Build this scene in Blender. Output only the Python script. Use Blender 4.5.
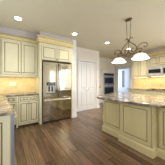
import bpy, math, random
from mathutils import Vector, Matrix
random.seed(7)
for o in list(bpy.data.objects): bpy.data.objects.remove(o)
S = bpy.context.scene
COL = S.collection
R = math.radians
# ------------------------------------------------------------------ camera
cam = bpy.data.cameras.new('camera'); co = bpy.data.objects.new('camera', cam); COL.objects.link(co)
cam.sensor_width = 36; cam.lens = 112/165*36; cam.shift_y = -0.5/165
co.location = (0, 0, 1.28); co.rotation_euler = (R(90), 0, R(-33.8)); cam.clip_start = .05
S.camera = co
# ------------------------------------------------------------------ view, world, big lights
S.view_settings.view_transform = 'Standard'; S.view_settings.look = 'None'
S.view_settings.gamma = 1; S.view_settings.use_curve_mapping = False
S.view_settings.exposure = 0.45
W = bpy.data.worlds.new('World'); S.world = W; W.use_nodes = True
nt = W.node_tree; bg = nt.nodes['Background']
sky = nt.nodes.new('ShaderNodeTexSky'); sky.sky_type = 'NISHITA'; sky.sun_disc = False; sky.sun_elevation = R(40)
nt.links.new(sky.outputs[0], bg.inputs[0]); bg.inputs[1].default_value = .25
def area(name, loc, rot, sx, sy, power, col):
    l = bpy.data.lights.new(name, 'AREA'); l.shape = 'RECTANGLE'; l.size = sx; l.size_y = sy; l.energy = power; l.color = col
    o = bpy.data.objects.new(name, l); COL.objects.link(o); o.location = loc; o.rotation_euler = rot; return o
area('rear_fill_light', (0.6, -2.98, 1.5), (R(90), 0, 0), 2.0, 1.8, 34, (.95, .97, 1))       # added unseen fill from behind the camera, faces +Y
area('fridge_band_light', (4.30, -2.98, 1.1), (R(90), 0, 0), .25, 2.0, 16, (.95, .97, 1))         # added for the bright vertical band mirrored in the refrigerator, faces +Y
area('fridge_streak_light', (3.35, -2.98, 1.25), (R(90), 0, 0), .2, 1.9, 6, (.95, .97, 1))            # added for a second streak on the refrigerator's left door, faces +Y
area('side_fill_light', (5.97, -1.0, 1.5), (R(90), 0, R(90)), 2.6, 1.8, 150, (.95, .97, 1))   # added unseen fill from the right, faces -X
area('sink_window_daylight', (-.76, 2.3, 1.62), (R(90), 0, R(-90)), 1.3, 0.9, 14, (.92, .96, 1))   # faces +X
area('hall_window_daylight', (7.0, 6.55, 1.5), (R(90), 0, R(180)), 1.2, 1.6, 30, (.66, .78, 1))     # room beyond the doorway, faces -Y
CZ = 2.80
SPOTS = [(.207, 3.08), (1.764, 3.08), (3.21, 3.08), (4.62, 3.1)]
ADDED_SPOTS = [(.36, 1.95), (1.8, -.4), (3.4, .1), (4.9, .1), (4.6, 1.5)]  # added unseen downlights; first makes the floor pool, last brightens the range wall
SPOT_W, BULB_W, STRIP_W = 8, 12, 2.6
WARM = (1, .88, .70)
# ------------------------------------------------------------------ materials
def mat(name, col, rough=.5, metal=0, spec=.5, emit=None, es=0):
    m = bpy.data.materials.new(name); m.use_nodes = True
    b = m.node_tree.nodes['Principled BSDF']
    b.inputs['Base Color'].default_value = (*col, 1); b.inputs['Roughness'].default_value = rough
    b.inputs['Metallic'].default_value = metal; b.inputs['Specular IOR Level'].default_value = spec
    if emit: b.inputs['Emission Color'].default_value = (*emit, 1); b.inputs['Emission Strength'].default_value = es
    return m
def noisy(m, c1, c2, scale=4, stretch=(1,1,1), detail=4, bump=0, lo=.35, hi=.65):
    n = m.node_tree; b = n.nodes['Principled BSDF']
    tc = n.nodes.new('ShaderNodeTexCoord'); mp = n.nodes.new('ShaderNodeMapping'); mp.inputs['Scale'].default_value = stretch
    t = n.nodes.new('ShaderNodeTexNoise'); t.inputs['Scale'].default_value = scale; t.inputs['Detail'].default_value = detail
    r = n.nodes.new('ShaderNodeValToRGB')
    r.color_ramp.elements[0].color = (*c1, 1); r.color_ramp.elements[1].color = (*c2, 1)
    r.color_ramp.elements[0].position = lo; r.color_ramp.elements[1].position = hi
    n.links.new(tc.outputs['Object'], mp.inputs[0]); n.links.new(mp.outputs[0], t.inputs[0]); n.links.new(t.outputs[0], r.inputs[0])
    n.links.new(r.outputs[0], b.inputs['Base Color'])
    if bump:
        bp = n.nodes.new('ShaderNodeBump'); bp.inputs['Strength'].default_value = bump; bp.inputs['Distance'].default_value = .01
        n.links.new(t.outputs[0], bp.inputs['Height']); n.links.new(bp.outputs[0], b.inputs['Normal'])
    return m
M = {}
M['cream'] = noisy(mat('cream_paint', (.7,.6,.36), .42), (.67,.63,.44), (.72,.68,.49), 3, (1,1,.4))
M['glaze'] = mat('olive_glaze', (.24,.185,.075), .5)
M['tan'] = noisy(mat('island_paint', (.6,.5,.3), .42), (.64,.55,.28), (.70,.60,.32), 3, (1,1,.4))
M['gold'] = noisy(mat('glazed_gold_crown', (.6,.5,.2), .42), (.60,.49,.20), (.68,.57,.27), 9)
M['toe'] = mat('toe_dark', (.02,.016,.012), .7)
M['bronze'] = mat('bronze', (.16,.11,.07), .4, .8)
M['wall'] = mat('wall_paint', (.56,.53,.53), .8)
M['wallb'] = mat('warm_wall_paint', (.74,.71,.62), .8)
M['ceil'] = mat('ceiling_paint', (.64,.61,.47), .9)
M['white'] = mat('white_trim_paint', (.66,.665,.68), .35)
M['steel'] = noisy(mat('brushed_steel', (.6,.58,.54), .09, 1), (.45,.42,.34), (.56,.52,.43), 6, (60,60,.6))
M['steelpan'] = mat('plain_steel', (.42,.41,.39), .35, 1)  # unbrushed steel for the dispenser recess and microwave case
M['chrome'] = mat('satin_handle', (.80,.79,.77), .32, 1)
M['handle'] = mat('grey_handle', (.33,.32,.30), .3, 1)
M['edge'] = mat('blue_reflection_edge', (.24,.27,.35), .35, .3)  # bluish window reflection put into the colour of the dishwasher edge
M['steelb'] = mat('bright_steel', (.64,.63,.60), .36, 1)
M['tanglaze'] = mat('island_glaze', (.30,.24,.11), .5)
M['wallc'] = mat('beige_wall_paint', (.64,.61,.54), .8)
M['black'] = mat('black_glass', (.008,.008,.01), .06)
M['dark'] = mat('dark_plastic', (.025,.025,.027), .4)
M['plate'] = mat('ivory_plate', (.85,.82,.72), .4)
M['frost'] = mat('frosted_glass_lit', (.92,.91,.88), .5, emit=(1,.94,.84), es=.45)
M['bulb'] = mat('lit_bulb', (1,.95,.85), .5, emit=(1,.88,.7), es=8)
M['canlit'] = mat('lit_lens', (1,1,.95), .5, emit=(1,.93,.80), es=14)
M['ledlit'] = mat('lit_strip', (1,.95,.85), .5, emit=(1,.80,.50), es=10)
M['hallwall'] = mat('hall_wall_paint', (.78,.80,.84), .7)
def granite(name):
    m = mat(name, (.4,.36,.3), .2, spec=.6); n = m.node_tree; b = n.nodes['Principled BSDF']
    tc = n.nodes.new('ShaderNodeTexCoord')
    a = n.nodes.new('ShaderNodeTexNoise'); a.inputs['Scale'].default_value = 9; a.inputs['Detail'].default_value = 6
    v = n.nodes.new('ShaderNodeTexVoronoi'); v.inputs['Scale'].default_value = 70
    r = n.nodes.new('ShaderNodeValToRGB'); e = r.color_ramp.elements
    e[0].position = .35; e[0].color = (.11,.09,.07,1); e[1].position = .62; e[1].color = (.42,.385,.33,1)
    x = e.new(.5); x.color = (.24,.205,.165,1)
    r2 = n.nodes.new('ShaderNodeValToRGB'); f = r2.color_ramp.elements
    f[0].position = .12; f[0].color = (.25,.22,.2,1); f[1].position = .38; f[1].color = (1,1,1,1)
    mx = n.nodes.new('ShaderNodeMixRGB'); mx.blend_type = 'MULTIPLY'; mx.inputs[0].default_value = .8
    n.links.new(tc.outputs['Object'], a.inputs[0]); n.links.new(tc.outputs['Object'], v.inputs[0])
    n.links.new(a.outputs[0], r.inputs[0]); n.links.new(v.outputs[0], r2.inputs[0])
    n.links.new(r.outputs[0], mx.inputs[1]); n.links.new(r2.outputs[0], mx.inputs[2]); n.links.new(mx.outputs[0], b.inputs['Base Color'])
    return m
M['granite'] = granite('speckled_granite')
def planks():
    m = mat('brown_planks', (.1,.06,.03), .25, spec=.5); n = m.node_tree; b = n.nodes['Principled BSDF']
    tc = n.nodes.new('ShaderNodeTexCoord'); mp = n.nodes.new('ShaderNodeMapping'); mp.inputs['Rotation'].default_value = (0,0,R(90))
    br = n.nodes.new('ShaderNodeTexBrick'); br.inputs['Scale'].default_value = 1; br.inputs['Brick Width'].default_value = 1.3
    br.inputs['Row Height'].default_value = .125; br.inputs['Mortar Size'].default_value = .003; br.offset = .37
    br.inputs['Color1'].default_value = (.23,.145,.086,1); br.inputs['Color2'].default_value = (.115,.069,.04,1); br.inputs['Mortar'].default_value = (.03,.017,.01,1)
    mp2 = n.nodes.new('ShaderNodeMapping'); mp2.inputs['Scale'].default_value = (14,1,1)
    ns = n.nodes.new('ShaderNodeTexNoise'); ns.inputs['Scale'].default_value = 2.2; ns.inputs['Detail'].default_value = 6
    r = n.nodes.new('ShaderNodeValToRGB'); r.color_ramp.elements[0].color = (.6,.6,.6,1); r.color_ramp.elements[0].position = .3
    r.color_ramp.elements[1].color = (1.25,1.2,1.15,1); r.color_ramp.elements[1].position = .7
    mx = n.nodes.new('ShaderNodeMixRGB'); mx.blend_type = 'MULTIPLY'; mx.inputs[0].default_value = 1
    n.links.new(tc.outputs['Object'], mp.inputs[0]); n.links.new(mp.outputs[0], br.inputs[0])
    n.links.new(tc.outputs['Object'], mp2.inputs[0]); n.links.new(mp2.outputs[0], ns.inputs[0]); n.links.new(ns.outputs[0], r.inputs[0])
    n.links.new(br.outputs[0], mx.inputs[1]); n.links.new(r.outputs[0], mx.inputs[2]); n.links.new(mx.outputs[0], b.inputs['Base Color'])
    bp = n.nodes.new('ShaderNodeBump'); bp.inputs['Strength'].default_value = .12; bp.inputs['Distance'].default_value = .003
    n.links.new(ns.outputs[0], bp.inputs['Height']); n.links.new(bp.outputs[0], b.inputs['Normal'])
    return m
M['floor'] = planks()
def tiles(axis):
    m = mat('tumbled_tile_'+axis, (.7,.6,.4), .45); n = m.node_tree; b = n.nodes['Principled BSDF']
    tc = n.nodes.new('ShaderNodeTexCoord'); sp = n.nodes.new('ShaderNodeSeparateXYZ'); cb = n.nodes.new('ShaderNodeCombineXYZ')
    n.links.new(tc.outputs['Object'], sp.inputs[0])
    n.links.new(sp.outputs[0 if axis == 'x' else 1], cb.inputs[0]); n.links.new(sp.outputs[2], cb.inputs[1])
    br = n.nodes.new('ShaderNodeTexBrick'); br.inputs['Scale'].default_value = 1; br.inputs['Brick Width'].default_value = .15; br.inputs['Row Height'].default_value = .15
    br.offset = .5; br.inputs['Mortar Size'].default_value = .006
    br.inputs['Color1'].default_value = (.82,.67,.33,1); br.inputs['Color2'].default_value = (.77,.60,.28,1); br.inputs['Mortar'].default_value = (.74,.64,.44,1)
    ns = n.nodes.new('ShaderNodeTexNoise'); ns.inputs['Scale'].default_value = 8
    mx = n.nodes.new('ShaderNodeMixRGB'); mx.blend_type = 'SOFT_LIGHT'; mx.inputs[0].default_value = .6
    n.links.new(cb.outputs[0], br.inputs[0]); n.links.new(tc.outputs['Object'], ns.inputs[0])
    n.links.new(br.outputs[0], mx.inputs[1]); n.links.new(ns.outputs[0], mx.inputs[2]); n.links.new(mx.outputs[0], b.inputs['Base Color'])
    return m
M['tilex'] = tiles('x'); M['tiley'] = tiles('y')
# ------------------------------------------------------------------ mesh builder
class MB:
    def __init__(s): s.v = []; s.f = []; s.m = []; s.sm = []
    def face(s, idx, m=0, sm=False): s.f.append(idx); s.m.append(m); s.sm.append(sm)
    def box(s, x0, x1, y0, y1, z0, z1, m=0):
        if x0 > x1: x0, x1 = x1, x0
        if y0 > y1: y0, y1 = y1, y0
        b = len(s.v)
        s.v += [(x0,y0,z0),(x1,y0,z0),(x1,y1,z0),(x0,y1,z0),(x0,y0,z1),(x1,y0,z1),(x1,y1,z1),(x0,y1,z1)]
        for q in ((3,2,1,0),(4,5,6,7),(0,1,5,4),(1,2,6,5),(2,3,7,6),(3,0,4,7)): s.face([b+i for i in q], m)
        return s
    def frustum(s, x0, x1, z0, z1, yb, yf, inset, m=0):     # raised panel pointing at -y
        b = len(s.v); i = inset
        s.v += [(x0,yb,z0),(x1,yb,z0),(x1,yb,z1),(x0,yb,z1),(x0+i,yf,z0+i),(x1-i,yf,z0+i),(x1-i,yf,z1-i),(x0+i,yf,z1-i)]
        for q in ((4,5,6,7),(0,1,5,4),(1,2,6,5),(2,3,7,6),(3,0,4,7),(3,2,1,0)): s.face([b+k for k in q], m)
        return s
    def poly(s, pts, z0, z1, m=0):                          # prism on a counter-clockwise outline
        b = len(s.v); n = len(pts)
        s.v += [(x,y,z0) for x,y in pts] + [(x,y,z1) for x,y in pts]
        s.face(list(range(b+n-1, b-1, -1)), m); s.face([b+n+i for i in range(n)], m)
        for i in range(n): j = (i+1) % n; s.face([b+i, b+j, b+n+j, b+n+i], m)
        return s
    def lathe(s, prof, c=(0,0,0), axis='z', n=20, m=0, sm=True, ring=False):
        b = len(s.v)
        for r, h in prof:
            for k in range(n):
                a = 2*math.pi*k/n; u, w = r*math.cos(a), r*math.sin(a)
                p = (u, w, h) if axis == 'z' else ((u, -h, w) if axis == 'y' else (h, u, w))
                s.v.append((c[0]+p[0], c[1]+p[1], c[2]+p[2]))
        for i in range(len(prof)-1):
            for k in range(n):
                l = (k+1) % n; s.face([b+i*n+k, b+i*n+l, b+(i+1)*n+l, b+(i+1)*n+k], m, sm)
        e = b+(len(prof)-1)*n
        if ring:
            for k in range(n): l = (k+1) % n; s.face([e+k, e+l, b+l, b+k], m, sm)
        else: s.face([b+k for k in range(n)][::-1], m); s.face([e+k for k in range(n)], m)
        return s
    def tube(s, pts, r, n=8, m=0, smooth=3):
        P = [Vector(p) for p in pts]
        if smooth and len(P) > 2:                            # Catmull-Rom
            Q = []
            for i in range(len(P)-1):
                a = P[max(i-1,0)]; b_ = P[i]; c = P[i+1]; d = P[min(i+2,len(P)-1)]
                for k in range(smooth):
                    t = k/smooth
                    Q.append(.5*((2*b_)+(c-a)*t+(2*a-5*b_+4*c-d)*t*t+(3*b_-a-3*c+d)*t**3))
            P = Q+[P[-1]]
        b = len(s.v); ref = None
        for i, p in enumerate(P):
            t = (P[min(i+1,len(P)-1)]-P[max(i-1,0)]).normalized()
            if ref is None: ref = Vector((1,0,0)) if abs(t.x) < .9 else Vector((0,1,0))
            u = t.cross(ref).normalized(); w = t.cross(u).normalized(); ref = (u.cross(t)).normalized()
            for k in range(n):
                a = 2*math.pi*k/n; q = p+u*(r*math.cos(a))+w*(r*math.sin(a)); s.v.append(tuple(q))
        for i in range(len(P)-1):
            for k in range(n):
                l = (k+1) % n; s.face([b+i*n+k, b+i*n+l, b+(i+1)*n+l, b+(i+1)*n+k], m, True)
        s.face([b+k for k in range(n)][::-1], m); e = b+(len(P)-1)*n; s.face([e+k for k in range(n)], m)
        return s
    def sweep(s, path, prof, m=0, ms=None):         # path in xy, profile (out, z); out is to the right of travel
        n = len(path); b = len(s.v); k = len(prof); nm = []
        for i in range(n):
            def nrm(a, c): d = Vector((c[0]-a[0], c[1]-a[1])).normalized(); return Vector((d.y, -d.x))
            if i == 0: nm.append(nrm(path[0], path[1]))
            elif i == n-1: nm.append(nrm(path[-2], path[-1]))
            else:
                a = nrm(path[i-1], path[i]); c = nrm(path[i], path[i+1]); h = (a+c); h = h/(h.dot(a)); nm.append(h)
        for i in range(n):
            for o, z in prof: s.v.append((path[i][0]+nm[i].x*o, path[i][1]+nm[i].y*o, z))
        for i in range(n-1):
            for j in range(k):
                l = (j+1) % k; s.face([b+i*k+j, b+i*k+l, b+(i+1)*k+l, b+(i+1)*k+j], ms[j] if ms else m)
        s.face([b+j for j in range(k)][::-1], m); e = b+(n-1)*k; s.face([e+j for j in range(k)], m)
        return s
    def build(s, name, mats, parent=None, bevel=0):
        me = bpy.data.meshes.new(name); me.from_pydata(s.v, [], s.f)
        for m in (mats if isinstance(mats, (list, tuple)) else [mats]): me.materials.append(m)
        for p, mi, sm in zip(me.polygons, s.m, s.sm): p.material_index = mi; p.use_smooth = sm
        import bmesh
        bm = bmesh.new(); bm.from_mesh(me); bmesh.ops.recalc_face_normals(bm, faces=bm.faces); bm.to_mesh(me); bm.free()
        o = bpy.data.objects.new(name, me); COL.objects.link(o); o.parent = parent
        if bevel:
            bv = o.modifiers.new('bevel', 'BEVEL'); bv.width = bevel; bv.segments = 2; bv.limit_method = 'ANGLE'; bv.angle_limit = R(50)
        return o
def tag(o, label=None, cat=None, group=None, kind=None):
    if label: o['label'] = label
    if cat: o['category'] = cat
    if group: o['group'] = group
    if kind: o['kind'] = kind
    return o
def thing(name, label, cat, loc=(0,0,0), rz=0, group=None):
    o = bpy.data.objects.new(name, None); COL.objects.link(o); o.empty_display_size = .1
    o.location = loc; o.rotation_euler = (0,0,R(rz)); return tag(o, label, cat, group)
def struct(name, mb, m, bevel=0, parent=None):
    return tag(mb.build(name, m, parent, bevel), kind='structure') if parent is None else mb.build(name, m, parent, bevel)
def copy_tree(o, parent=None):
    c = o.copy(); COL.objects.link(c)
    if parent: c.parent = parent
    for ch in [x for x in bpy.data.objects if x.parent == o]: copy_tree(ch, c)
    return c
# ------------------------------------------------------------------ room shell
struct('floor', MB().box(-.9, 8.2, -3.2, 7, -.06, 0), M['floor'])
struct('ceiling', MB().box(-.9, 8.2, -3.2, 7, CZ, CZ+.1), M['ceil'])
BY = 4.15                                                     # plane of the fridge and pantry wall
struct('wall_back', MB().box(-.9, 2.60, BY, BY+.14, 0, CZ).box(3.58, 3.78, BY, BY+.14, 0, CZ).box(2.60, 3.58, BY, BY+.14, 2.22, CZ), M['wallc'])
struct('wall_stub', MB().box(1.915, 2.085, 3.52, BY-.001, 0, CZ), M['white'])
struct('wall_hallway', MB().box(3.64, 3.78, BY+.141, 5.049, 0, CZ), M['wall'])
OY = 5.05
struct('wall_oven', MB().box(3.64, 4.36, OY, OY+.14, 0, CZ).box(4.84, 4.945, OY, OY+.14, 0, CZ).box(4.36, 4.84, OY, OY+.14, 2.05, CZ)
       .box(5.905, 6.14, OY, OY+.14, 0, CZ).box(4.945, 5.905, OY, OY+.14, 1.85, CZ).box(4.945, 5.905, OY, OY+.14, 0, .30), M['wallb'])
RX = 6.0
struct('wall_right', MB().box(RX, RX+.13, -3.2, -2.35, 0, CZ).box(RX, RX+.13, .35, 3.96, 0, CZ).box(RX, RX+.13, 4.88, OY-.001, 0, CZ).box(RX, RX+.13, 3.96, 4.88, 2.12, CZ)
       .box(RX, RX+.13, -2.35, .35, 0, .55).box(RX, RX+.13, -2.35, .35, 2.45, CZ), M['wallb'])
struct('wall_left', MB().box(-.9, -.72, -3.2, 1.6, 0, CZ).box(-.9, -.72, 3.0, BY-.001, 0, CZ).box(-.9, -.72, 1.6, 3.0, 0, 1.12).box(-.9, -.72, 1.6, 3.0, 2.1, CZ), M['wall'])
struct('wall_rear', MB().box(-.72, -.45, -3.2, -3.0, 0, CZ).box(1.65, 3.24, -3.2, -3.0, 0, CZ).box(3.46, 4.0, -3.2, -3.0, 0, CZ).box(4.6, 8.2, -3.2, -3.0, 0, CZ).box(3.24, 3.46, -3.2, -3.0, 0, .25).box(3.24, 3.46, -3.2, -3.0, 2.25, CZ).box(-.45, 1.65, -3.2, -3.0, 0, .55)
       .box(-.45, 1.65, -3.2, -3.0, 2.45, CZ).box(4.0, 4.6, -3.2, -3.0, 2.15, CZ), M['wallb'])
# room beyond the doorway
struct('wall_far', MB().box(7.75, 7.9, 2.6, 6.8, 0, CZ).box(6.14, 7.75, 6.6, 6.8, 0, CZ).box(6.0, 6.139, OY+.141, 6.8, 0, CZ).box(6.14, 7.75, 2.6, 2.75, 0, CZ), M['hallwall'])
# unseen windows; the rear and right ones are added around the fill lights
def window(n, x0, x1, y0, y1, z0, z1):
    m = MB(); w = .05
    if x1-x0 > y1-y0:
        m.box(x0,x1,y0,y1,z0,z0+w).box(x0,x1,y0,y1,z1-w,z1).box(x0,x0+w,y0,y1,z0+w,z1-w).box(x1-w,x1,y0,y1,z0+w,z1-w)
        for k in (1,2): xm = x0+(x1-x0)*k/3; m.box(xm-.03,xm+.03,y0,y1,z0+w,z1-w)
    else:
        m.box(x0,x1,y0,y1,z0,z0+w).box(x0,x1,y0,y1,z1-w,z1).box(x0,x1,y0,y0+w,z0+w,z1-w).box(x0,x1,y1-w,y1,z0+w,z1-w)
        ym = (y0+y1)/2; m.box(x0,x1,ym-.03,ym+.03,z0+w,z1-w)
    return struct('window_%d' % n, m, M['white'])
window(1, -.86, -.80, 1.601, 2.999, 1.121, 2.099)
window(2, -.449, 1.649, -3.12, -3.05, .551, 2.449)
window(3, RX+.05, RX+.11, -2.349, .349, .551, 2.449)
window(4, 4.001, 4.599, -3.12, -3.05, .001, 2.149)
# soffits
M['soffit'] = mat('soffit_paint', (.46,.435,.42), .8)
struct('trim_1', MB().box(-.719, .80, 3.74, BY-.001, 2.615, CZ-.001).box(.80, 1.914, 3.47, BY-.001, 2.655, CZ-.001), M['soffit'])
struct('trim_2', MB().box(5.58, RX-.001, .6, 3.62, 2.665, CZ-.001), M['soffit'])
# pantry door with casing
d1 = tag(MB().box(2.535, 2.61, BY-.022, BY, 0, 2.29).box(3.57, 3.645, BY-.022, BY, 0, 2.29).box(2.61, 3.57, BY-.022, BY, 2.21, 2.29)
    .build('door_1', M['white'], None, .004), kind='structure')
def leaf(mb, x0, x1, z0, z1, y, t=.035):
    st = .09; mid = z0+(z1-z0)*.42
    mb.box(x0,x0+st,y,y+t,z0,z1).box(x1-st,x1,y,y+t,z0,z1)
    mb.box(x0+st,x1-st,y,y+t,z0,z0+.16).box(x0+st,x1-st,y,y+t,z1-.11,z1).box(x0+st,x1-st,y,y+t,mid-.06,mid+.06)
    mb.box(x0+st,x1-st,y+.012,y+t,z0+.16,mid-.06).box(x0+st,x1-st,y+.012,y+t,mid+.06,z1-.11)
    for a, b in ((z0+.16, mid-.06), (mid+.06, z1-.11)): mb.frustum(x0+st+.02, x1-st-.02, a+.02, b-.02, y+.012, y+.003, .02)
    return mb
leaf(MB(), 2.612, 3.088, .008, 2.20, BY+.005).build('door_leaf', M['white'], d1)
leaf(MB(), 3.092, 3.568, .008, 2.20, BY+.005).build('door_leaf', M['white'], d1)
for x, s in ((3.05, -1), (3.13, 1)):
    MB().lathe([(.001,0),(.026,0),(.026,.008),(.01,.012),(.01,.045)], (x, BY+.005, .97), 'y', 14).tube([(x, BY-.04, .97), (x+s*.05, BY-.042, .972), (x+s*.11, BY-.04, .965)], .008).build('lever_handle', M['chrome'], d1)
# narrow door beside the oven
d2 = tag(MB().box(4.36-.065, 4.362, OY-.02, OY, 0, 2.11).box(4.838, 4.84+.065, OY-.02, OY, 0, 2.11).box(4.362, 4.838, OY-.02, OY, 2.048, 2.11).build('door_2', M['white'], None, .004), kind='structure')
leaf(MB(), 4.364, 4.836, .008, 2.044, OY+.004).build('door_leaf', M['white'], d2)
MB().lathe([(.001,0),(.028,0),(.028,.008),(.011,.012),(.011,.035),(.026,.045),(.03,.06),(.022,.072),(.001,.075)], (4.62, OY+.004, .99), 'y', 14).build('door_knob', M['bronze'], d2)
# cased doorway into the next room
struct('trim_3', MB().box(RX-.022, RX, 3.875, 3.962, 0, 2.26).box(RX-.022, RX, 4.878, 4.965, 0, 2.26).box(RX-.022, RX, 3.962, 4.878, 2.118, 2.26)
       .box(RX, RX+.13, 3.9605, 3.975, 0, 2.119).box(RX, RX+.13, 4.865, 4.8795, 0, 2.119).box(RX, RX+.13, 3.975, 4.865, 2.105, 2.1195), M['white'], .003)
d3 = tag(MB().box(7.72, 7.7495, 5.11, 5.20, 0, 2.37).box(7.72, 7.7495, 6.16, 6.25, 0, 2.37).box(7.72, 7.7495, 5.20, 6.16, 2.28, 2.37).build('door_3', M['white'], None, .004), kind='structure')
lf = MB(); y0, y1 = 5.20, 6.16
lf.box(7.725, 7.749, y0, 5.54, .01, 2.28).box(7.725, 7.749, 5.79, y1, .01, 2.28).box(7.725, 7.749, 5.54, 5.79, .01, .85).box(7.725, 7.749, 5.54, 5.79, 2.2, 2.28)
lf.build('door_leaf', M['hallwall'], d3)
MB().box(7.735, 7.745, 5.535, 5.795, .845, 2.205).build('glass_lite', mat('grey_glass', (.16,.15,.15), .15), d3)
# baseboards
def bb(name, path): return struct(name, MB().sweep(path, [(.0,0),(.016,0),(.016,.11),(.010,.13),(0,.135)]), M['white'])
bb('baseboard_back', [(1.914, 3.5195), (2.0855, 3.5195), (2.0855, BY-.001), (2.534, BY-.001)])
bb('baseboard_corner', [(3.646, BY-.001), (3.781, BY-.001), (3.781, OY-.001), (4.293, OY-.001)])
bb('baseboard_far', [(7.748, 5.10), (7.748, 2.76)])
# ------------------------------------------------------------------ cabinet parts (local: x along the front, front faces -y)
def door_mb(x0, x1, z0, z1, yf=-.02, st=.05):
    m = MB()
    m.box(x0,x0+st,yf,yf+.02,z0,z1).box(x1-st,x1,yf,yf+.02,z0,z1).box(x0+st,x1-st,yf,yf+.02,z0,z0+st).box(x0+st,x1-st,yf,yf+.02,z1-st,z1)
    m.box(x0+st,x1-st,yf+.006,yf+.02,z0+st,z1-st,1)
    g = .017; e = .006
    m.box(x0-e,x1+e,yf+.010,yf+.0198,z0-e,z1+e,1)
    m.frustum(x0+st+g, x1-st-g, z0+st+g, z1-st-g, yf+.006, yf+.001, .014)
    return m
def knob_mb(x, z, y=-.02, r=.016):
    return MB().lathe([(.001,0),(r*.8,0),(r*.4,.004),(r*.35,.012),(r*.9,.018),(r,.024),(r*.6,.031),(.001,.032)], (x, y, z), 'y', 12)
def add_door(root, name, x0, x1, z0, z1, knobs, paint, st=.05, yf=-.02):
    d = door_mb(x0, x1, z0, z1, yf, st).build(name, [paint, M['glaze']], root, .002)
    for kx, kz in knobs: knob_mb(kx, kz, yf).build('knob', M['bronze'], d)
    return d
CROWN = [(0,0),(.012,0),(.016,.02),(.03,.03),(.034,.06),(.05,.085),(.075,.10),(.078,.125),(.088,.13),(.088,.155),(0,.155)]
CM = [0, 0, 2, 1, 1, 0, 1, 2, 1, 1, 0]
def crown_prof(z, h, out): return [(o/.088*out, z+t/.155*h) for o, t in CROWN]
# ---- wall cabinets on the fridge wall
UF = 3.80
def upper(label, x0, x1, z0, z1, doors, group=None, knobz=.055):
    w = x1-x0; t = thing('wall_cabinet', label, 'cabinet', (x0, UF, z0), 0, group)
    h = z1-z0
    MB().box(0, w, 0, BY-UF-.008, 0, h).build('body', M['cream'], t, .002)
    for a, b, kx in doors: add_door(t, 'door', a-x0, b-x0, .02, h-.045, [(kx-x0, knobz+.02)], M['cream'], .052)
    return t
u1 = upper('tall cream wall cabinet with two doors left of the refrigerator', -.145, .797, 1.48, 2.50, [(-.125, .325, .295), (.355, .785, .385)])
u0 = upper('cream wall cabinet cut by the left photo edge', -.715, -.149, 1.48, 2.50, [(-.69, -.165, -.20)])
MB().box(-.001, .942, -.012, .012, -.045, -.001).build('light_rail', M['cream'], u1, .003)
MB().box(0, .565, -.012, .012, -.045, -.001).build('light_rail', M['cream'], u0, .003)
MB().sweep([(0, 0), (.942, 0)], crown_prof(1.0, .113, .08), ms=CM).build('crown_molding', [M['cream'], M['gold'], M['glaze']], u1)
MB().sweep([(0, 0), (.566, 0)], crown_prof(1.0, .113, .08), ms=CM).build('crown_molding', [M['cream'], M['gold'], M['glaze']], u0)
# ---- refrigerator surround with the cabinet above
fs = thing('refrigerator_surround', 'deep cream cabinet over the refrigerator with crown and side panel', 'cabinet', (.80, 3.50, 0))
MB().box(0, .066, 0, .642, 0, 2.48).build('side_panel', M['cream'], fs, .002)
MB().box(1.082, 1.112, 0, .642, 0, 1.9595).build('side_panel', M['cream'], fs, .002)
MB().box(.0665, 1.112, 0, .642, 1.96, 2.48).build('body', M['cream'], fs, .002)
add_door(fs, 'door', .05, .528, 1.975, 2.405, [(.50, 2.01)], M['cream'], .05)
add_door(fs, 'door', .545, 1.015, 1.975, 2.405, [(.573, 2.01)], M['cream'], .05)
MB().sweep([(-.0015, .205), (-.0015, 0), (1.1125, 0)], crown_prof(2.44, .213, .075), ms=CM).build('crown_molding', [M['cream'], M['gold'], M['glaze']], fs)
# ---- refrigerator
fr = thing('refrigerator', 'large stainless french door refrigerator with bottom freezer drawer', 'refrigerator', (.875, 3.46, 0))
Wf = .995
MB().box(.005, Wf-.005, .062, .66, .03, 1.90).build('cabinet_body', M['dark'], fr, .004)
MB().box(.02, Wf-.02, .05, .0615, .0, .062).build('kick_grille', M['dark'], fr)
def fdoor(x0, x1, z0, z1, hole=None):
    m = MB(); n = 10
    if hole:
        a, b, c, d = hole
        for q in ((x0,a,z0,z1),(b,x1,z0,z1),(a,b,z0,c),(a,b,d,z1)): m.box(q[0],q[1],0,.06,q[2],q[3])
        m.box(a,b,.05,.06,c,d,1)
    else: m.box(x0,x1,0,.06,z0,z1)
    return m
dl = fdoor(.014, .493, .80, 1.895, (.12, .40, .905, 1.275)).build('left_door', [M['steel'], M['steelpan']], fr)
dr = fdoor(.507, Wf-.016, .80, 1.895).build('right_door', M['steel'], fr, .008)
dz = fdoor(.014, Wf-.016, .065, .79).build('freezer_drawer', M['steel'], fr, .008)
for x, d in ((.463, dl), (.537, dr)):
    MB().tube([(x, .002, .90), (x, -.05, .93), (x, -.062, 1.35), (x, -.05, 1.80), (x, .002, 1.83)], .015, 10).build('handle', M['handle'], d)
MB().tube([(.07, .002, .72), (.10, -.05, .72), (.5, -.062, .72), (.90, -.05, .72), (.93, .002, .72)], .017, 10).build('handle', M['chrome'], dz)
dp = MB().box(.122, .398, -.004, .045, 1.17, 1.273).build('dispenser_panel', M['black'], dl, .004)
MB().box(.15, .37, -.006, -.0045, 1.20, 1.245).build('display', mat('dispenser_display', (.10,.12,.16), .2), dp)
MB().box(.122, .398, 0, .049, .907, .93).build('drip_tray', M['dark'], dl, .003)
MB().box(.19, .235, .02, .049, .98, 1.15).box(.285, .33, .02, .049, .98, 1.15).build('dispenser_paddle', M['dark'], dl, .004)
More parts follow.
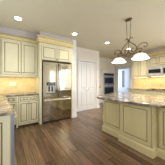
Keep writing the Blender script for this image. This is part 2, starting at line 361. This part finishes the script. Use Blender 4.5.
# ---- base cabinets on the fridge wall
BF = 3.62
def base(label, x0, x1, fronts, paint=M['cream'], group=None, loc=None, rz=0, depth=.52, pil=(0,0), h=.885):
    w = x1-x0; t = thing('base_cabinet', label, 'cabinet', loc or (x0, BF, 0), rz, group)
    MB().box(0, w, 0, depth, .09, h).build('body', paint, t, .002)
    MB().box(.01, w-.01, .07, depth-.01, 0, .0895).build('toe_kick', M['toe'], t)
    for f in fronts:
        add_door(t, f[0], f[1], f[2], f[3], f[4], f[5], paint, f[6] if len(f) > 6 else .045)
    return t
bA = base('cream base cabinet with two drawers over two doors beside the refrigerator', .20, .797,
     [('drawer', .06, .315, .725, .87, [(.19, .80)], .028), ('drawer', .33, .585, .725, .87, [(.46, .80)], .028),
      ('door', .06, .315, .105, .71, [(.293, .655)], .045), ('door', .33, .585, .105, .71, [(.352, .655)], .045)])
MB().box(.0, .045, -.022, -.0005, .0, .884).build('pilaster', M['cream'], bA, .003)
MB().poly([(.05,-.02),(.595,-.02),(.595,-.001),(.05,-.001)], .055, .0895).build('valance', M['cream'], bA, .003)
bB = base('narrow cream corner base cabinet with one drawer half hidden by the near counter', -.04, .197,
     [('drawer', .012, .228, .725, .87, [(.07, .80), (.17, .80)], .028), ('door', .012, .228, .105, .71, [(.20, .655)], .04)])
# ---- left run, nearest the camera
LX = -.035
t = thing('base_cabinet', 'cream end cabinet in the left foreground with a raised end panel', 'cabinet', (-.70, 1.66, 0))
MB().box(0, .735, .0, .065, .0, .885).build('end_panel', M['cream'], t, .003)
add_door(t, 'raised_panel', .03, .725, .10, .875, [], M['cream'], .075, -.021)
dw = thing('dishwasher', 'stainless dishwasher edge behind the left foreground end panel', 'dishwasher', (.062, 1.728, 0), 90)
MB().box(0, .60, .03, .62, .10, .86).build('tub', M['dark'], dw)
MB().box(0, .60, 0, .0295, .10, .88).build('door', M['steel'], dw, .004)
MB().box(-.006, -.0005, -.012, .026, .06, .885).build('reflection_strip', M['edge'], dw)  # added strip that carries the painted window reflection
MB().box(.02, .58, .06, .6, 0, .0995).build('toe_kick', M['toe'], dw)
MB().tube([(.08, .001, .80), (.09, -.035, .80), (.51, -.035, .80), (.52, .001, .80)], .01, 8).build('handle', M['chrome'], dw)
base('cream sink cabinet on the left run hidden behind the dishwasher', 0, 1.18, [('door', .02, .58, .105, .86, [(.55, .8)]), ('door', .60, 1.16, .105, .86, [(.63, .8)])],
     loc=(-.05, 2.335, 0), rz=90, depth=.63)
# L-shaped granite top
top = [(-.715,1.575),(.02,1.575),(.055,1.585),(.072,1.62),(.04,2.1),(-.03,3.30),(-.02,3.58),(.10,3.585),(.797,3.585),(.797,BY-.012),(-.715,BY-.012)]
tag(MB().poly(top, .887, .925).build('countertop', M['granite'], None, .008), 'L-shaped speckled granite countertop left of the refrigerator', 'countertop')
tag(MB().box(-.715, .797, BY-.011, BY-.0005, .926, 1.479).build('tile_backsplash', M['tilex']), 'cream tumbled tile backsplash above the left granite counter', 'backsplash')
sp = thing('switch_plate', 'wide ivory switch plate on the left tile backsplash', 'switch', (.13, BY-.0115, 1.22))
MB().box(-.085, .085, -.006, 0, -.06, .06).build('plate', M['plate'], sp, .002)
for k in (-1,0,1): MB().box(k*.046-.014, k*.046+.014, -.010, -.0062, -.03, .03).build('rocker', M['white'], sp)
def strip(label, loc, rz, length, power=1):
    t = thing('under_cabinet_light', label, 'light', loc, rz)
    MB().box(0, length, 0, .05, -.018, 0).build('housing', M['white'], t)
    MB().box(.01, length-.01, .008, .042, -.021, -.0182).build('lit_lens', M['ledlit'], t)
    l = bpy.data.lights.new('under_cabinet_glow', 'AREA'); l.shape = 'RECTANGLE'; l.size = length; l.size_y = .04; l.energy = STRIP_W*length*power; l.color = (1,.76,.36) if power < 1 else (1,.82,.54)
    o = bpy.data.objects.new('under_cabinet_glow', l); COL.objects.link(o); o.parent = t; o.location = (length/2, .025, -.028)
    return t
strip('lit strip under the tall cream wall cabinet by the refrigerator', (-.10, UF+.06, 1.4795), 0, .85, .45)
strip('lit strip under the wall cabinet at the left photo edge', (-.68, UF+.06, 1.4795), 0, .5, .45)
# ------------------------------------------------------------------ oven wall
ov = thing('double_oven', 'built-in stainless double wall oven with black glass doors', 'oven', (4.95, OY-.03, .31))
MB().box(0, .95, .035, .60, 0, 1.53).build('case', M['dark'], ov)
MB().box(0, .95, 0, .034, 1.385, 1.53).build('control_panel', M['steel'], ov, .003)
MB().box(.05, .90, -.003, -.0002, 1.41, 1.505).build('display', M['black'], ov)
for z0, z1, g0, g1 in ((.80, 1.375, .87, 1.25), (.10, .79, .22, .63)):
    d = MB().box(0, .95, 0, .034, z0, z1).build('oven_door', M['steel'], ov, .004)
    MB().box(.08, .87, -.003, -.0002, g0, g1).build('glass', M['black'], d)
    zz = z1-.05
    MB().tube([(.06,.001,zz),(.07,-.04,zz),(.88,-.04,zz),(.89,.001,zz)], .013, 8).build('handle', M['chrome'], d)
MB().box(0, .95, 0, .034, 0, .095).build('vent', M['steel'], ov, .003)
# ------------------------------------------------------------------ range wall (things turned -90: local x runs towards -Y)
UX, BX = 5.65, 5.40
def rupper(label, y0, y1, z0, z1, ndoors, kz=None, group=None, crown=True):
    w = y0-y1; t = thing('wall_cabinet', label, 'cabinet', (UX, y0, z0), -90, group); h = z1-z0
    MB().box(0, w, 0, RX-UX-.008, 0, h).build('body', M['cream'], t, .002)
    dw_ = (w-.03)/ndoors
    for k in range(ndoors):
        a = .015+k*dw_+.004; b = a+dw_-.008
        kx = (b-.03 if k % 2 == 0 else a+.03)
        add_door(t, 'door', a, b, .02, h-.05, [(kx, .07)], M['cream'], .05)
    MB().sweep([(0, 0), (w, 0)] , crown_prof(h-.04, .19 if crown else .1, .075), ms=CM).build('crown_molding', [M['cream'], M['gold'], M['glaze']], t)
    return t
rA = rupper('tall cream wall cabinet between the doorway and the microwave', 3.59, 2.735, 1.52, 2.51, 2)
rB = rupper('short cream wall cabinet above the microwave', 2.731, 1.905, 2.05, 2.51, 2)
rC = rupper('tall cream wall cabinet at the right photo edge', 1.901, 1.0, 1.52, 2.51, 2)
mw = thing('microwave', 'stainless microwave with dark glass door over the cooktop', 'microwave', (5.56, 2.725, 1.56), -90)
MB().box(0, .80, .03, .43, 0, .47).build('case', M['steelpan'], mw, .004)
md = MB().box(0, .63, 0, .0295, .05, .47).build('door', M['steelb'], mw, .006)
MB().box(.05, .56, -.003, -.0002, .13, .30).build('glass', M['black'], md)
MB().tube([(.595,.001,.09),(.595,-.035,.11),(.595,-.035,.41),(.595,.001,.43)], .010, 8).build('handle', M['chrome'], md)
cp = MB().box(.634, .80, 0, .0295, .05, .47).build('control_panel', M['steelb'], mw, .003)
MB().box(.655, .78, -.003, -.0002, .10, .33).build('keypad', M['black'], cp)
MB().box(0, .80, 0, .0295, 0, .048).build('vent', M['steelb'], mw, .003)
def rbase(label, y0, y1, ncol, group=None):
    w = y0-y1; t = thing('base_cabinet', label, 'cabinet', (BX, y0, 0), -90, group)
    MB().box(0, w, 0, RX-BX-.008, .09, .885).build('body', M['cream'], t, .002)
    MB().box(.01, w-.01, .07, RX-BX-.02, 0, .0895).build('toe_kick', M['toe'], t)
    cw = (w-.02)/ncol
    for k in range(ncol):
        a = .01+k*cw+.005; b = a+cw-.01
        add_door(t, 'drawer', a, b, .725, .865, [((a+b)/2, .80)], M['cream'], .028)
        add_door(t, 'door', a, b, .105, .71, [(b-.03 if k % 2 == 0 else a+.03, .655)], M['cream'])
    return t
rbase('cream base cabinet against the range wall nearest the doorway', 3.65, 2.74, 2)
rbase('cream base cabinet under the cooktop', 2.737, 1.90, 2)
rbase('cream base cabinet right of the cooktop, mostly cut off by the photo edge', 1.897, 1.0, 2)
tag(MB().poly([(5.36,1.0),(RX-.012,1.0),(RX-.012,3.69),(5.36,3.69)], .887, .925).build('countertop', M['granite'], None, .008), 'granite countertop running along the range wall under the microwave', 'countertop')
tag(MB().box(RX-.011, RX-.0005, 1.0, 3.69, .926, 1.519).box(RX-.011, RX-.0005, 1.91, 2.725, 1.52, 1.559).build('tile_backsplash', M['tiley']), 'tan tumbled tile backsplash behind the cooktop', 'backsplash')
ck = thing('cooktop', 'black gas cooktop set in the range wall counter', 'cooktop', (5.44, 2.70, .926), -90)
MB().box(0, .76, 0, .48, 0, .012).build('glass_top', M['black'], ck, .003)
for gx in (.05, .40):
    g = MB()
    for k in range(4): g.box(gx+k*.10, gx+k*.10+.012, .05, .44, .034, .046)
    for yy in (.05, .24, .43): g.box(gx, gx+.312, yy, yy+.012, .030, .0345)
    for xx in (gx, gx+.30):
        for yy in (.05, .43): g.box(xx, xx+.012, yy, yy+.012, .0122, .031)
    g.build('grate', M['dark'], ck)
for k in range(4):
    MB().lathe([(.001,0),(.04,0),(.038,.012),(.02,.016),(.001,.016)], ((.15, .55)[k % 2]+.055, (.15, .34)[k//2], .0122), 'z', 14).build('burner', M['dark'], ck)
strip('lit strip under the wall cabinet nearest the doorway', (UX+.06, 3.55, 1.5195), -90, .78)
strip('lit strip beneath the microwave over the cooktop', (UX+.1, 2.66, 1.5595), -90, .66)
strip('lit strip under the wall cabinet at the right photo edge', (UX+.06, 1.86, 1.5195), -90, .8)
op = thing('outlet_plate', 'ivory outlet plate on the tan range wall backsplash', 'outlet', (RX-.0115, 3.08, 1.16), -90)
MB().box(-.036, .036, -.006, 0, -.058, .058).build('plate', M['plate'], op, .002)
for z in (-.024, .024): MB().box(-.016, .016, -.008, -.0062, z-.014, z+.014).build('socket', M['white'], op)
# ------------------------------------------------------------------ island
isl = thing('kitchen_island', 'large tan panelled kitchen island with a stepped front', 'island', (2.095, 2.16, 0), -90)
L = 1.96; D = .95                                            # local x towards -Y, local y towards +X
MB().box(0, .585, .03, D, 0, .885).box(.585, 1.2455, 0, D, 0, .885).box(1.2455, L, .09, D, 0, .885).build('body', M['tan'], isl, .002)
MB().box(.585, 1.245, -.045, -.0005, 0, .8845).build('breakfront', M['tan'], isl, .003)
def ipanel(x0, x1, yf): return door_mb(x0, x1, .165, .845, yf, .055).build('raised_panel', [M['tan'], M['tanglaze']], isl, .002)
ipanel(.0, .583, .009); ipanel(.61, 1.22, -.066); ipanel(1.29, 1.90, .069)
BASE = [(0,0),(.02,0),(.02,.115),(.012,.138),(0,.15)]
def im(path): return MB().sweep(path, BASE).build('base_molding', M['tan'], isl)
im([(-.0005, D), (-.0005, .008), (.583, .008)])
im([(.5835, .0), (.5835, -.067), (1.247, -.067), (1.247, .068), (1.96, .068)])
# far end panels
ep = MB()
m2 = door_mb(.04, D-.04, .165, .845, 0, .06)
for i, v in enumerate(m2.v): m2.v[i] = (-.021+v[1], D-v[0], v[2])
m2.build('end_panel', [M['tan'], M['tanglaze']], isl, .002)
it = [(2.02,.12),(3.10,.12),(3.10,1.6),(3.22,2.42),(3.12,2.53),(2.87,2.50),(2.35,2.335),(2.05,2.225),(1.86,2.135),(1.785,2.05),(1.757,1.92),(1.752,1.76),(1.785,1.5),(1.83,1.2),(1.90,.95),(1.98,.70),(2.02,.45)]
tag(MB().poly(it, .886, .926).build('island_countertop', M['granite'], None, .01), 'speckled granite top with a bowed edge on the tan island', 'countertop')
# ------------------------------------------------------------------ pendant
pc = (2.44, 1.635)
pl = thing('pendant_chandelier', 'bronze scrollwork pendant light with two white bell glass shades over the island', 'pendant light', (pc[0], pc[1], CZ), -90)
def pz(u, z, y=0): return (u, y, z-CZ)
MB().lathe([(.001,0),(.068,0),(.072,-.012),(.055,-.03),(.02,-.038),(.001,-.038)], (0,0,-.001), 'z', 24).build('canopy', M['bronze'], pl).scale = (1.35, .8, 1)
for s in (-1, 1):
    MB().tube([pz(s*.06, 2.765), pz(s*.04, 2.35)], .0055, 8).build('rod', M['bronze'], pl)
    a = MB()
    a.tube([pz(s*.05,2.36), pz(s*.02,2.30), pz(s*.035,2.235), pz(s*.11,2.18), pz(s*.185,2.11), pz(s*.20,2.03), pz(s*.145,1.98), pz(s*.085,2.005), pz(s*.08,2.055), pz(s*.115,2.07)], .0095, 8, smooth=5)
    a.tube([pz(s*.02,2.30), pz(s*.05,2.33), pz(s*.085,2.345), pz(s*.105,2.32), pz(s*.085,2.30)], .006, 8, smooth=5)
    a.tube([pz(s*.0,2.02), pz(s*.06,1.955), pz(s*.15,1.94), pz(s*.215,1.985), pz(s*.225,2.05), pz(s*.26,2.105), pz(s*.34,2.13), pz(s*.42,2.105), pz(s*.435,2.05), pz(s*.39,2.03), pz(s*.37,2.065)], .0095, 8, smooth=5)
    a.tube([pz(s*.215,1.99), pz(s*.255,2.03), pz(s*.30,2.03), pz(s*.325,1.995), pz(s*.285,1.965)], .008, 8, smooth=5)
    a.build('scroll_arm', M['bronze'], pl)
    MB().lathe([(.001,.06),(.018,.06),(.03,.045),(.034,.0),(.001,.0)], pz(s*.285, 1.913), 'z', 16).build('shade_holder', M['bronze'], pl)
    sh = MB().lathe([(.036,.118),(.068,.113),(.102,.098),(.130,.072),(.150,.040),(.168,.014),(.186,0),(.180,0),(.160,.016),(.142,.042),(.122,.072),(.096,.092),(.062,.106),(.036,.110)], pz(s*.285, 1.798), 'z', 32)
    sh = sh.build('glass_shade', M['frost'], pl)
    MB().lathe([(.001,.05),(.012,.05),(.018,.03),(.03,.0),(.03,-.02),(.018,-.04),(.001,-.045)], pz(s*.285, 1.865), 'z', 14).build('bulb', M['bulb'], sh)
    l = bpy.data.lights.new('bulb_light', 'POINT'); l.energy = BULB_W; l.color = WARM; l.shadow_soft_size = .06
    o = bpy.data.objects.new('bulb_light', l); COL.objects.link(o); o.parent = pl; o.location = pz(s*.285, 1.775)
MB().lathe([(.001,.31),(.012,.31),(.016,.27),(.008,.25),(.007,.08),(.018,.06),(.026,.03),(.012,.0),(.014,-.02),(.001,-.04)], pz(0, 2.0), 'z', 14).build('center_stem', M['bronze'], pl)
# ------------------------------------------------------------------ recessed lights
def can(x, y, label, group=None, gain=1):
    t = thing('recessed_light', label, 'ceiling light', (x, y, CZ-.0005), 0, group)
    MB().lathe([(.068,-.0),(.098,-.0),(.100,-.006),(.088,-.009),(.070,-.006)], (0,0,0), 'z', 28, ring=True).build('trim_ring', M['white'], t)
    MB().lathe([(.001,-.001),(.069,-.001),(.069,-.005),(.001,-.010)], (0,0,0), 'z', 24).build('lens', M['canlit'], t)
    l = bpy.data.lights.new('downlight', 'SPOT'); l.energy = SPOT_W*4*gain; l.color = WARM; l.spot_size = R(150 if gain > 2 else (70 if gain == 1.1 else 108)); l.spot_blend = 1; l.shadow_soft_size = .07
    o = bpy.data.objects.new('downlight', l); COL.objects.link(o); o.parent = t; o.location = (0,0,-.03)
    return t
LB = ['lit recessed ceiling light above the left wall cabinets, nearest the photo edge', 'lit recessed ceiling light in front of the refrigerator cabinet',
      'lit recessed ceiling light near the white pantry door', 'lit recessed ceiling light seen through the pendant scrollwork']
for (x, y), lb in zip(SPOTS, LB): can(x, y, lb, None, 3.4 if x > 4 else (.65 if x < 1 else .8))
for x, y in ADDED_SPOTS: can(x, y, 'added unseen recessed ceiling light outside the frame', 'added unseen recessed lights', 6 if x > 4.5 and y > 1 else (1.1 if x < 1 else 1.3))
